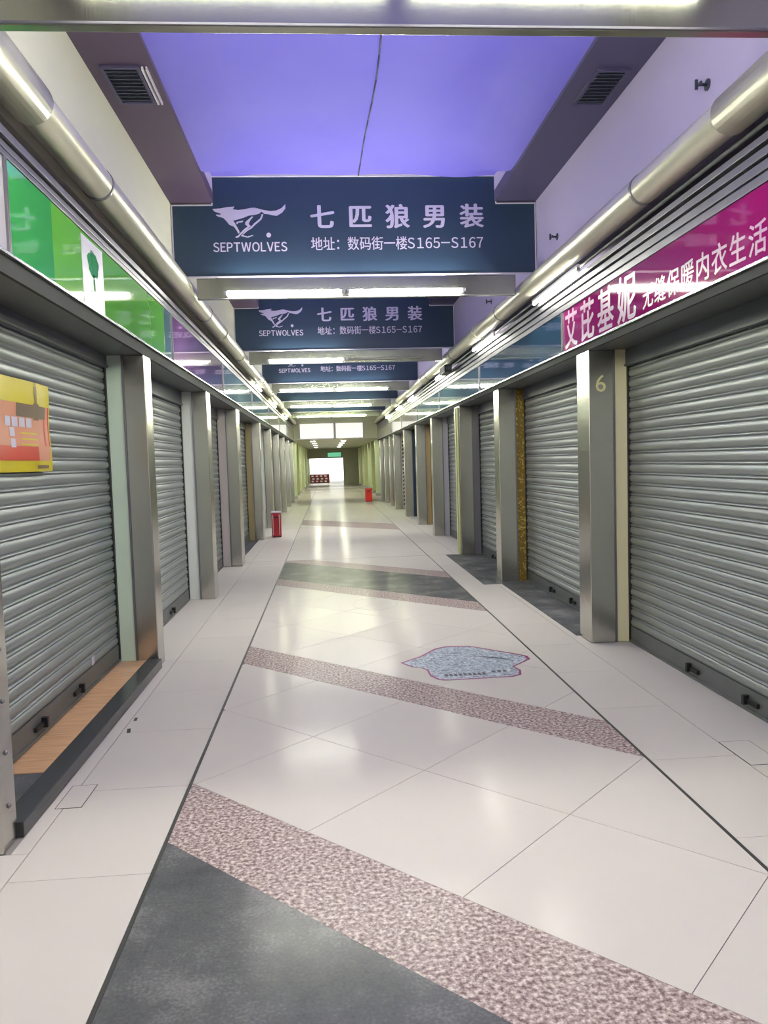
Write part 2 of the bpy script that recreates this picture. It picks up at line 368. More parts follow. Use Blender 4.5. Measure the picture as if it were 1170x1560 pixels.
# ------------------------------------------------------------------ side walls, fascias, soffits
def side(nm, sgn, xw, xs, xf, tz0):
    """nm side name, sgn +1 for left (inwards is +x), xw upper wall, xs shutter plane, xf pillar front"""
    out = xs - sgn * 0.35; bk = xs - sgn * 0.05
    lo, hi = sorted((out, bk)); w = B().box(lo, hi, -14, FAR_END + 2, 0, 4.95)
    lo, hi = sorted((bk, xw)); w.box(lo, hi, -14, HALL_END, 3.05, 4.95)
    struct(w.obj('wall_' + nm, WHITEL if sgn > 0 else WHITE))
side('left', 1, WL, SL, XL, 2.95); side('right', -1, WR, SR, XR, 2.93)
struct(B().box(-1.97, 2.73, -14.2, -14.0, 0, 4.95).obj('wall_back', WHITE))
n_trim = [0]
def trim(b, mt):
    n_trim[0] += 1; return struct(b.obj('trim_%d' % n_trim[0], mt))
# fascia cores above the shutters, with lower lip and hood
trim(B().box(-1.665, -1.345, -14, HALL_END, 2.335, 2.93), GREYM)
trim(B().box(2.075, 2.425, -14, HALL_END, 2.315, 2.93), GREYM)
trim(B().box(-1.345, -1.308, -14, HALL_END, 2.415, 2.43, 0.003), BRIGHT)          # bright lower edge of sign row
trim(B().box(2.038, 2.075, -14, HALL_END, 2.367, 2.385, 0.003), BRIGHT)
trim(B().box(-1.345, -1.325, -14, HALL_END, 2.335, 2.4145), LIPM)
trim(B().box(2.055, 2.075, -14, HALL_END, 2.315, 2.3665), LIPM)
for z0, z1, p in ((2.835, 2.862, 0.03), (2.875, 2.905, 0.022), (2.912, 2.95, 0.04)): trim(B().box(-1.345, -1.345 + p, -14, HALL_END, z0, z1, 0.003), ALU)
for z0, z1, p in ((2.725, 2.77, 0.03), (2.785, 2.83, 0.024), (2.845, 2.885, 0.03), (2.90, 2.935, 0.045)): trim(B().box(2.075 - p, 2.075, -14, HALL_END, z0, z1, 0.003), ALU)
trim(B().box(-1.665, -1.60, -14, HALL_END, 2.9305, 3.0495), RECESS); trim(B().box(2.36, 2.425, -14, HALL_END, 2.9305, 3.0495), RECESS)

# ceiling: soffit strips each side, roof slab above the added tarpaulin lamps
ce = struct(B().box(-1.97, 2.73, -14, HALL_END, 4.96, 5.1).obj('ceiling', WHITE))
B().box(WL, -0.97, -14, HALL_END, 3.92, 4.02).obj('side_soffit', SOFF_L, ce)
B().box(1.66, WR, -14, HALL_END, 3.92, 4.02).obj('side_soffit', SOFF_R, ce)
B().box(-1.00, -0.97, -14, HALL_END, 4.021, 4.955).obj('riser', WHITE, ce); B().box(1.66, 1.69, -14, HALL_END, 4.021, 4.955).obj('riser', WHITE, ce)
def sst(a, b, x):
    t = max(0.0, min(1.0, (x - a) / (b - a))); return t * t * (3 - 2 * t)
for bi in range(len(BEAMS)):
    y0 = BEAMS[bi] + 0.16; y1 = (BEAMS[bi + 1] if bi + 1 < len(BEAMS) else HALL_END) - 0.02
    nx, ny = 28, 26; x0, x1 = -0.965, 1.655; vs = []; fs = []
    rnd = random.Random(bi)
    ph = [rnd.uniform(0, 6) for _ in range(4)]
    def zf(x, yy):
        e = sst(0, 0.42, min(x - x0, x1 - x)); g = sst(y1 - 0.75, y1 - 0.05, yy)
        wob = 0.010 * math.sin(5 * x + ph[0] + 1.3 * yy) + 0.008 * math.sin(3.1 * yy + ph[1] - 2 * x) + 0.012 * math.sin(1.7 * x + 2.2 * yy + ph[2])
        return 3.945 + 0.205 * max(e, g) + wob * e
    for j in range(ny + 1):
        for i in range(nx + 1):
            xx = x0 + (x1 - x0) * i / nx; yy = y0 + (y1 - y0) * j / ny; vs.append((xx, yy, zf(xx, yy)))
    for j in range(ny):
        for i in range(nx):
            a = j * (nx + 1) + i; fs.append((a, a + 1, a + nx + 2, a + nx + 1))
    me = bpy.data.meshes.new('tarpaulin_sheet'); me.from_pydata(vs, [], fs)
    for p in me.polygons: p.use_smooth = True
    o = link('tarpaulin_sheet', me, TARP)
    order = ['behind the viewer', 'nearest, filling the top of the view', 'second, over the second hanging sign', 'third', 'fourth', 'fifth', 'last, before the white light panels']
    tag(o, 'translucent purple ceiling tarpaulin, ' + ['in the bay before the nearest beam', 'nearest bay, with dark seam, at top of view', 'in the bay behind the first navy sign', 'in the bay behind the second navy sign', 'in the bay behind the third navy sign', 'in the bay behind the fourth navy sign', 'in the bay before the white light panels'][bi], 'tarpaulin', 'purple ceiling tarpaulins')
    sb = B(); pts = []
    for j in range(15):
        yy = y0 + (y1 - y0) * j / 14; xx = 0.43 - 0.06 * (j / 14) ** 3 + 0.008 * math.sin(j); pts.append((xx, yy, zf(xx, yy) - 0.008))
    for p, q in zip(pts, pts[1:]): sb.tube(p, q, 0.006, 6)
    sb.obj('seam', SOFF_R, o)

# ------------------------------------------------------------------ cross beams with tubes and navy hanging signs
def px(zx, zy):   # logo tracing grid -> metres on the sign
    u = 315 + zx / 9.0; v = 295 + zy / 9.0
    return (-0.972 + (u - 322) * 0.00612 - (v - 266) * 0.00023, 4.173 - (v - 266) * 0.00615)
WOLF = [
    [(72, 188), (130, 185), (180, 182), (270, 165), (370, 158), (345, 195), (420, 205), (500, 195), (580, 178), (640, 175), (700, 190), (765, 208), (850, 220), (930, 215), (1000, 185), (1055, 130),
     (1055, 190), (1010, 245), (940, 285), (880, 278), (820, 262), (770, 258), (735, 228), (700, 255), (640, 272), (560, 280), (490, 308), (430, 325), (350, 345), (370, 370), (410, 440), (440, 500), (420, 520), (400, 480), (360, 425), (300, 400), (255, 345), (220, 310), (150, 290), (118, 272), (125, 262), (175, 265), (190, 255), (150, 240), (110, 228), (85, 210)],
    [(735, 262), (760, 262), (735, 330), (690, 370), (640, 410), (600, 450), (540, 485), (480, 535), (540, 558), (620, 535), (615, 550), (550, 572), (450, 552), (520, 470), (590, 430), (630, 385), (680, 345), (715, 315)],
    [(605, 290), (622, 296), (585, 340), (560, 385), (575, 410), (600, 420), (560, 440), (500, 490), (455, 530), (430, 560), (405, 573), (380, 570), (385, 555), (415, 545), (450, 505), (500, 455), (545, 425), (510, 395), (515, 365), (555, 330)],
    [(395, 362), (480, 345), (490, 352), (470, 370), (420, 375), (405, 395), (392, 385)],
]
wolf_bm = bmesh.new()
from mathutils.geometry import tessellate_polygon
for k_, poly in enumerate(WOLF):
    P = [Vector((*px(*p), 0)) for p in poly]
    vs = [wolf_bm.verts.new((p.x, -0.0002 * k_, p.y)) for p in P]
    for tri in tessellate_polygon([P]): wolf_bm.faces.new([vs[q] for q in tri])
bmesh.ops.recalc_face_normals(wolf_bm, faces=wolf_bm.faces)
wolf_me = bpy.data.meshes.new('wolf_emblem'); wolf_bm.to_mesh(wolf_me); wolf_bm.free()
dot_bm = bmesh.new(); c0 = px(830, 540); bmesh.ops.create_circle(dot_bm, cap_ends=True, radius=0.022, segments=14, matrix=Matrix.Translation((c0[0], 0, c0[1])) @ R90)
dot_me = bpy.data.meshes.new('registered_mark'); dot_bm.to_mesh(dot_me); dot_bm.free()
BANNER_PTS = [(WL + .005, 3.255), (WR - .005, 3.255), (WR - .005, 3.905), (1.665, 3.905), (1.665, 4.165), (-0.972, 4.165), (-0.972, 3.905), (WL + .005, 3.905)]
BLABEL = [None, 'navy hanging shop sign on the nearest beam, face out of view', 'largest navy hanging sign with white running wolf and Chinese characters', 'second navy hanging sign, smaller, its wolf and lettering fully readable', 'third navy hanging sign, top cut off by the lit tube before it', 'fourth navy hanging sign, a thin strip above a lit tube', 'fifth navy hanging sign, thinnest and farthest strip']
BEAML = ['stainless crossbeam behind the viewer', 'stainless crossbeam across the very top of the view', 'stainless crossbeam under the largest navy sign', 'stainless crossbeam under the second navy sign', 'stainless crossbeam under the third navy sign', 'stainless crossbeam under the fourth navy sign', 'stainless crossbeam under the fifth, farthest navy sign']
TUBES = {0: [(-0.9, 0.25, 1), (0.27, 1.42, 1)], 1: [(-0.85, 0.30, 1), (0.33, 1.47, 1)], 2: [(-0.90, 0.215, 1), (0.235, 1.355, 1)], 3: [(-0.87, 0.32, 1), (0.36, 1.55, 0)], 4: [(-0.99, 0.19, 1), (0.21, 1.39, 1)], 5: [(-1.0, 0.18, 1), (0.2, 1.3, 1)], 6: [(-1.0, 0.18, 1), (0.2, 1.38, 1)]}
for i, yb in enumerate(BEAMS):
    zb = 3.045
    bo = tag(B().box(-1.15, 1.85, yb, yb + 0.045, zb, 3.235, 0.004).obj('crossbeam', STEEL2), BEAML[i], 'beam', 'stainless crossbeams')
    B().box(-1.14, 1.84, yb - 0.012, yb - 0.0005, zb, zb + 0.008).obj('lower_lip', ALU, bo)
    zt = 3.214 if i == 1 else 3.092
    for a, b, lit in TUBES[i]:
        where = 'left' if a < 0 else 'right'
        desc = {0: 'behind the viewer', 1: 'on the beam at the very top', 2: 'under the largest navy sign', 3: 'under the second navy sign', 4: 'under the third navy sign', 5: 'under the fourth navy sign', 6: 'under the farthest navy sign'}[i]
        t = thing('fluorescent_lamp', '%s fluorescent tube %s, %s of its pair' % ('glowing' if lit else 'unlit', desc, where), 'lamp', ((a + b) / 2, yb - 0.05, zt), 'fluorescent tubes on the crossbeams')
        B().tube((a + .03, yb - 0.05, zt), (b - .03, yb - 0.05, zt), 0.014, 8).obj('glass_tube', (TUBE if i < 5 else TUBEF) if lit else OFFT, t)
        for e, s in ((a, 1), (b, -1)):
            B().tube((e, yb - .05, zt), (e + s * .03, yb - .05, zt), 0.0155, 8).box(e - .008 + s * .012, e + .008 + s * .012, yb - .05, yb - .001, zt - .012, zt + .012).obj('end_cap', TRIMW, t)
    for a, b in ((-.90, .22), (.24, 1.36)):  # unseen rear tubes, added to brighten faces turned to the camera
        t = thing('fluorescent_lamp', 'added unseen fill tube behind the beam %s, %s one' % (desc.replace('on the beam ', ''), 'left' if a < 0 else 'right'), 'lamp', (a, yb + .095, 3.13), 'added fill tubes behind the crossbeams')
        B().tube((a + .03, yb + .095, 3.13), (b - .03, yb + .095, 3.13), .014, 8).obj('glass_tube', TUBE_FILL if i < 2 else TUBE if i < 5 else TUBEF, t)
        for e, s_ in ((a, 1), (b, -1)): B().tube((e, yb + .095, 3.13), (e + s_ * .03, yb + .095, 3.13), .0155, 8).box(e - .008 + s_ * .012, e + .008 + s_ * .012, yb + .0435, yb + .095, 3.118, 3.142).obj('end_cap', TRIMW, t)
    if i == 0: continue
    sg = thing('hanging_sign', BLABEL[i], 'sign', (0.35, yb, 3.255), 'navy hanging signs')
    B().prism(BANNER_PTS, 'y', yb + 0.004, yb + 0.04).obj('sign_board', NAVY, sg)
    for nm, me in (('wolf_emblem', wolf_me), ('registered_mark', dot_me)):
        me2 = me.copy(); me2.transform(Matrix.Translation((0, yb + 0.0025, 0))); me2.materials.clear(); link(nm, me2, INK, sg)
    write('ＳＥＰＴＷＯＬＶＥＳ', 0.112, face_cam(-0.985, yb + .003, 3.478), INK, sg, 0.0025, fit=0.69)
    write('七匹狼男装', 0.232, face_cam(-0.085, yb + .003, 3.70), INK, sg, 0.008, 0.352)
    write('地址：数码街一楼Ｓ１６５－Ｓ１６７', 0.1315, face_cam(-0.085, yb + .003, 3.492), INK, sg, 0.0015, fit=1.64)
    e = B()
    e.box(WL + .006, WR - .006, yb - .004, yb + .003, 3.240, 3.2545).box(WL + .005, WL + .018, yb - .002, yb + .0035, 3.256, 3.905).box(WR - .018, WR - .005, yb - .002, yb + .0035, 3.256, 3.905)
    e.box(WL + .02, -.974, yb - .002, yb + .0035, 3.893, 3.905).box(1.667, WR - .02, yb - .002, yb + .0035, 3.893, 3.905)
    e.box(-.985, -.972, yb - .002, yb + .0035, 3.906, 4.165).box(1.665, 1.678, yb - .002, yb + .0035, 3.906, 4.165).box(-.97, 1.663, yb - .012, yb + .0035, 4.15, 4.168)
    e.obj('white_edging', TRIMW, sg)
for yb in (-6.7, -11.5):      # hall goes on unseen behind the viewer; its tubes are added as frontal fill
    tag(B().box(-1.15, 1.85, yb, yb + .045, 3.045, 3.235, .004).obj('crossbeam', STEEL2), 'stainless crossbeam farther behind the viewer', 'beam', 'stainless crossbeams')
    for a, b in ((-.9, .25), (.27, 1.42)):
        t = thing('fluorescent_lamp', 'added unseen fill tube farther behind the viewer', 'lamp', (a, yb + .1, 3.092), 'fluorescent tubes on the crossbeams')
        B().tube((a, yb + .1, 3.092), (b, yb + .1, 3.092), .014, 8).obj('glass_tube', TUBE, t); B().tube((a - .03, yb + .1, 3.092), (a, yb + .1, 3.092), .0155, 8).tube((b, yb + .1, 3.092), (b + .03, yb + .1, 3.092), .0155, 8).obj('end_cap', TRIMW, t)
# vents in the side soffits of each bay
for bi, (a, b) in enumerate(zip(BEAMS[1:3], BEAMS[2:4])):
    for x0, x1, w in ((-1.275, -1.06, 'left, reddish'), (1.785, 1.98, 'right, mauve')):
        y0 = a + 2.05; t = thing('air_vent', 'square dark air vent in the %s soffit of the %s bay' % (w, 'nearest' if bi == 0 else 'second'), 'vent', ((x0 + x1) / 2, y0 + .23, 3.92), 'soffit air vents')
        B().box(x0 - .012, x1 + .012, y0 - .012, y0 + .012, 3.905, 3.9195).box(x0 - .012, x1 + .012, y0 + .448, y0 + .472, 3.905, 3.9195).box(x0 - .012, x0 + .01, y0 + .012, y0 + .448, 3.905, 3.9195).box(x1 - .01, x1 + .012, y0 + .012, y0 + .448, 3.905, 3.9195).obj('frame', SOFF_R, t)
        B().box(x0 + .01, x1 - .01, y0 + .012, y0 + .448, 3.914, 3.9195).obj('backing', BRASS, t)
        me = B().box(x0 + .012, x1 - .012, -.014, .014, -.002, .002).mesh('louvre'); me.transform(Matrix.Identity(4))
        for q in range(9):
            lo = link('louvre', me, BRASS, t); lo.location = Vector((0, y0 + .045 + q * .046, 3.909)) - t.location; lo.rotation_euler = (0.45, 0, 0)
            lo.matrix_parent_inverse = Matrix.Identity(4); lo.location.x = -t.location.x
        if x0 < 0: B().box(x1 + .02, x1 + .032, y0, y0 + .46, 3.9, 3.9195).box(x1 + .045, x1 + .055, y0, y0 + .46, 3.9, 3.9195).obj('bright_edge', TRIMW, t)

# ------------------------------------------------------------------ big pipes along the walls, with couplings, side tubes
def pipe(name, label, x, z, r, wall):
    t = thing(name, label, 'pipe', (x, -14, z))
    B().tube((x, -14, z), (x, HALL_END, z), r, 28).obj('pipe_run', PIPE, t)
    for yy in ((2.2, 3.62), (9.6, 9.75), (15.1, 15.3), (20.5, 20.7)): B().tube((x, yy[0], z), (x, yy[1], z), r + .011, 28).obj('coupling', PIPE, t)
    for yy in (1.2, 4.6, 8.4, 11.6, 14.4, 17.9, 22, 26):
        lo, hi = sorted((x, wall + (.003 if wall < 0 else -.003))); B().box(lo, hi, yy, yy + .03, z - .012, z + .012).tube((x, yy, z), (x, yy + .03, z), r + .005, 20).obj('bracket', ALU, t)
pipe('service_pipe', 'thick pale metal pipe running along the left wall', -1.255, 3.13, 0.088, WL)
pipe('service_pipe', 'thick pale metal pipe running along the right wall', 1.955, 3.085, 0.088, WR)
tag(B().tube((2.03, -14, 2.975), (2.03, HALL_END, 2.975), 0.012, 8).obj('cable_conduit', GREYM), 'thin grey conduit under the pipe on the right wall', 'conduit')
SIDE = [(1.985, 5.92, 7.24, 'nearest on the right wall'), (1.985, 8.95, 10.26, 'second on the right wall'), (1.985, 12.6, 13.8, 'third on the right wall, past the dark bracket box'), (1.985, 17.3, 18.5, 'fourth on the right wall'), (1.985, 20.5, 21.7, 'fifth on the right wall'), (-1.285, 14.6, 15.8, 'nearest on the left wall'), (-1.285, 19.0, 20.2, 'second on the left wall'), (1.985, 24.4, 25.6, 'farthest on the right wall'), (-1.285, 24.4, 25.6, 'farthest on the left wall')]
for x, a, b, d in SIDE:
    z = 2.93 if x > 0 else 2.985
    t = thing('fluorescent_lamp', 'glowing tube slung under the pipe, ' + d, 'lamp', (x, a, z), 'tubes under the pipes')
    B().tube((x, a + .03, z), (x, b - .03, z), .013, 8).obj('glass_tube', TUBES_SIDE if b < 20 else TUBEF, t)
    B().box(x - .012, x + .012, a, b, z + .016, z + .04).obj('batten', TRIMW, t)
    for e, s in ((a, 1), (b, -1)): B().tube((x, e, z), (x, e + s * .03, z), .015, 8).box(x - .01, x + .01, min(e, e + s * .03), max(e, e + s * .03), z, z + .016).obj('end_cap', TRIMW, t)
# dark bracket box on the right pipe
t = thing('camera_box', 'dark box clamped on the right pipe above the third sign panel', 'camera', (1.93, 12.2, 2.85))
B().box(1.86, 1.975, 11.95, 12.5, 2.85, 2.965, .01).obj('housing', RUB, t); B().tube((1.92, 11.949, 2.91), (1.92, 11.82, 2.90), .035, 14).obj('lens_barrel', BRASS, t); B().box(1.90, 1.94, 12.2, 12.26, 2.9655, 2.99).obj('bracket', GREYM, t)
# side-wall sprinklers
for q, (yy, zz) in enumerate(((4.04, 3.42), (6.70, 3.40), (9.4, 3.40), (14.3, 3.40))):
    t = thing('sprinkler', ['side-wall sprinkler head, nearest, high on the right wall', 'side-wall sprinkler head just before the largest navy sign', 'side-wall sprinkler head in the second bay of right wall', 'side-wall sprinkler head in the third bay of right wall'][q], 'sprinkler', (WR, yy, zz), 'right wall sprinklers')
    B().tube((WR, yy, zz), (WR - .006, yy, zz), .03, 14).obj('rosette', BRASS, t); B().tube((WR - .006, yy, zz), (WR - .05, yy, zz), .008, 8).obj('nozzle', BRASS, t)
    B().box(WR - .055, WR - .045, yy - .03, yy + .03, zz - .006, zz + .006).box(WR - .07, WR - .0551, yy - .004, yy + .004, zz - .025, zz + .025).obj('deflector', BRASS, t)

# ------------------------------------------------------------------ sign panels
def sign_panel(left, y0, y1, mt, label, z0=None, z1=None):
    z0 = 2.432 if left else 2.387; z1 = 2.832 if left else 2.722
    xa, xb = (-1.3445, -1.322) if left else (2.052, 2.0745)
    t = thing('sign_panel', label, 'sign', (xa, (y0 + y1) / 2, z0), 'shop sign panels on the %s' % ('left' if left else 'right'))
    B().box(xa, xb, y0 + .012, y1 - .012, z0, z1).obj('face', mt, t)
    for yy in (y0, y1 - .010):
        p, q = (xa, xb + .01) if left else (xa - .01, xb); B().box(p, q, yy, yy + .010, z0, z1).obj('divider', ALU, t)
    return t
G1 = glossy_panel('green_acrylic', (122, 208, 66)); G2 = glossy_panel('deep_green_acrylic', (70, 176, 84)); PU = glossy_panel('plum_acrylic', (132, 84, 140)); MG = glossy_panel('magenta_acrylic', (160, 24, 108))
NB = glossy_panel('blue_teal_acrylic', (46, 78, 102)); AQ = glossy_panel('pale_aqua_acrylic', (150, 178, 174)); LV = glossy_panel('pale_lavender_acrylic', (196, 190, 196)); TE = glossy_panel('grey_teal_acrylic', (104, 136, 138)); WP = glossy_panel('pearl_acrylic', (206, 206, 196))
sign_panel(True, -0.3, 3.445, LV, 'pale sign panel cut off by the left frame edge')
gp = sign_panel(True, 3.45, 6.93, G1, 'bright green sign panel with white tree tag on the left')
B().box(-1.3218, -1.3195, 3.463, 4.0, 2.433, 2.831).obj('deep_green_field', G2, gp)
B().box(-1.3218, -1.3195, 6.62, 6.917, 2.433, 2.831).obj('teal_green_field', TE, gp)
B().prism([(4.47, 2.434), (4.87, 2.434), (4.87, 2.815), (4.47, 2.815)], 'x', -1.3218, -1.3195).obj('white_tag', TRIMW, gp)
tree = []
for q in range(20):
    t_ = 2 * math.pi * q / 20; tree.append((4.67 + (.105 + .012 * math.sin(5 * t_)) * math.cos(t_), 2.69 + (.075 + .008 * math.cos(7 * t_)) * math.sin(t_)))
B().prism(tree, 'x', -1.3194, -1.3185).prism([(4.655, 2.53), (4.70, 2.53), (4.685, 2.63), (4.66, 2.63)], 'x', -1.3194, -1.3185).prism([(4.58, 2.515), (4.77, 2.515), (4.76, 2.53), (4.60, 2.53)], 'x', -1.3194, -1.3185).obj('tree_emblem', G2, gp)
sign_panel(True, 6.94, 10.23, PU, 'plum coloured sign panel next to the green one')
sign_panel(True, 10.24, 14.1, AQ, 'pale aqua sign panel on the left after the plum one')
sign_panel(True, 14.11, 18.1, TE, 'grey teal sign panel above the beige jamb on the left')
sign_panel(True, 18.11, 22.0, LV, 'pale panel on the left above the red fire box')
sign_panel(True, 22.01, 26.0, AQ, 'small pale aqua panel far along the left row'); sign_panel(True, 26.01, 30.9, WP, 'pearl panel at the far end of the left row')
sign_panel(False, -0.6, 2.59, LV, 'pale panel on the right, out of the frame')
mp_ = sign_panel(False, 2.6, 6.555, MG, 'magenta sign panel with white Chinese characters on the right')
PINKINK = mat('pale_pink_ink', (206, 166, 194), 0.3)
write('艾芘基妮', 0.335, face_right_wall(2.0512, 6.50, 2.425), PINKINK, mp_, 0.008, 0.395)
write('无缝保暖内衣生活馆', 0.165, face_right_wall(2.0512, 4.88, 2.43), PINKINK, mp_, 0.003, 0.178)
sign_panel(False, 6.565, 10.2, NB, 'dark blue-teal sign panel beside the magenta one')
sign_panel(False, 10.21, 13.9, TE, 'grey-teal sign panel on the right below the dark bracket box')
sign_panel(False, 13.91, 17.3, AQ, 'pale aqua sign panel, fourth on the right'); sign_panel(False, 17.31, 21.0, LV, 'pale lavender sign panel, fifth on the right')
sign_panel(False, 21.01, 24.5, WP, 'pearl white sign panel, sixth on the right'); sign_panel(False, 24.51, 30.9, LV, 'farthest pale sign panel on the right')

# ------------------------------------------------------------------ pillars
def jm(name, col, r=0.5): return mat(name, col, r, var=0.05, scale=2.5)
J = dict(green=jm('pale_green_paint', (216, 236, 216)), white=jm('off_white_paint', (222, 226, 224)), pink=jm('pinkish_white_paint', (222, 212, 210)), beige=jm('olive_beige_paint', (172, 158, 112)), cream=jm('cream_paint', (232, 224, 186)),
         grey=jm('grey_laminate', (132, 130, 136), .3), lilac=jm('lilac_white_paint', (190, 188, 198)), tan=jm('tan_wood_paint', (186, 160, 112)), navy=jm('navy_paint', (28, 54, 84)), pearl=jm('pearl_paint', (208, 198, 190)), yellow=jm('pale_yellow_paint', (214, 216, 160)), gold=GOLD)
LJ = ['white', 'green', 'white', 'pink', 'beige', 'white', 'cream', 'white', 'yellow', 'white']
RJ = ['white', 'cream', 'gold', 'grey', 'lilac', 'tan', 'navy', 'pearl', 'yellow', 'cream', 'yellow']
LD = ['steel pillar with bolts at the left frame edge', 'steel pillar with pale green jamb beside the poster shutter', 'steel pillar with off-white jamb, second along the left', 'steel pillar with pinkish jamb, third along the left', 'steel pillar with olive beige jamb on the left', 'steel pillar with white jamb behind the left red box', 'steel pillar with cream jamb farther along the left', 'far left steel pillar, seventh along the row', 'far left steel pillar with yellowish jamb, eighth along', 'far left steel pillar, last under the purple ceiling']
RD = ['steel pillar on the right, out of the frame', 'steel pillar marked 6 with cream jamb on the right', 'steel pillar with gold patterned jamb on the right', 'steel pillar with plain grey jamb, third on the right', 'steel pillar with lilac white jamb, fourth on the right', 'steel pillar with tan jamb, fifth on the right', 'steel pillar with navy blue jamb on the right', 'steel pillar with pearl jamb and striped edge on the right', 'yellowish steel pillar by the striped one on the right', 'far right steel pillar with cream jamb', 'far right steel pillar beside the bright red box']
def pillar(left, a, b, jmat, label, ztop, split):
    xf, xs = (XL, SL - .03) if left else (XR, SR + .03); s = -1 if left else 1; xm = xf + s * split
    t = thing('steel_pillar', label, 'pillar', (xf, a, 0), 'stainless pillars along the %s' % ('left' if left else 'right'))
    lo, hi = sorted((xf, xm)); B().box(lo, hi, a, b, 0.0, ztop, .006).obj('steel_cladding', STEEL, t)
    lo, hi = sorted((xm + s * .002, xs)); B().box(lo, hi, a + .012, b - .012, 0, ztop).obj('jamb', jmat, t)
    lo, hi = sorted((xm - s * .001, xm + s * .012)); B().box(lo, hi, a - .004, a + .0115, 0.001, ztop - .001).obj('edge_bead', ALU, t)
    return t
for i, (a, b) in enumerate(LP):
    t = pillar(True, a, b, J[LJ[i]], LD[i], 2.334, 0.155)
    if i == 0:
        for yy, zz in ((3.10, .805), (3.10, .596), (3.10, .387), (3.10, .17), (3.10, 1.02)): B().tube((XL, yy, zz), (XL + .008, yy, zz), .012, 10, .006).obj('bolt', ALU, t)
for i, (a, b) in enumerate(RP):
    t = pillar(False, a, b, J[RJ[i]], RD[i], 2.314, 0.2)
    if i == 1: write('6', 0.19, face_cam(2.10, a - .0012, 1.99), mat('pale_gold_numeral', (214, 210, 160), .3), t)  # pale figure laid flat on the steel face
    if i == 3: B().box(XR - .02, XR - .001, a + .05, a + .12, 0, 2.3, .008).box(XR - .02, XR - .001, a + .22, a + .3, 0, 2.3, .008).obj('cover_strip', J['yellow'], t)
    if i == 7:
        me = B().prism([(0, 0), (.1, .06), (.1, .12), (0, .06)], 'y', -.003, 0).mesh('stripe')
        for q in range(17): so = link('stripe', me, RUB, t); so.location = (.25, .009, .12 + q * .12); so.matrix_parent_inverse = Matrix.Identity(4)
# far section beyond the purple ceiling: paired columns with dark glass fronts
FG = steel_mat('steel_green_light_tint', (206, 216, 176), 0.3)  # steel with the green-yellow lamp light put into its colour
ORD = ['first', 'second', 'third', 'fourth', 'fifth', 'sixth', 'seventh', 'eighth', 'ninth']
for i, yy in enumerate(FARY):
    for left in (True, False):
        xf = XL if left else XR; s = -1 if left else 1
        t = thing('slim_column', 'slim greenish column beyond the white panels, %s on the %s' % (ORD[i], 'left' if left else 'right'), 'column', (xf, yy, 0), 'far columns on the ' + ('left' if left else 'right'))
        lo, hi = sorted((xf, xf + s * .32)); B().box(lo, hi, yy, yy + .3, 0, 2.44, .01).obj('shaft', FG if i % 2 == 0 else J['yellow'], t); B().box(lo - .005, hi + .005, yy - .005, yy + .305, 0, .12).obj('plinth', STEEL, t)
        y1 = FARY[i + 1] if i + 1 < len(FARY) else FAR_END
        lo, hi = sorted((xf + s * .14, xf + s * .17)); g = thing('glass_front', 'green glass shopfront after the %s far column on the %s' % (ORD[i], 'left' if left else 'right'), 'shopfront', (lo, yy, 0), 'far glass shopfronts')
        B().box(lo, hi, yy + .32, y1 - .02, .1, 2.3).obj('pane', GLASSG, g); B().box(lo - .01, hi + .01, yy + .31, y1 - .01, 0, .1).box(lo - .01, hi + .01, yy + .31, y1 - .01, 2.3, 2.44).obj('frame', GREYM, g)

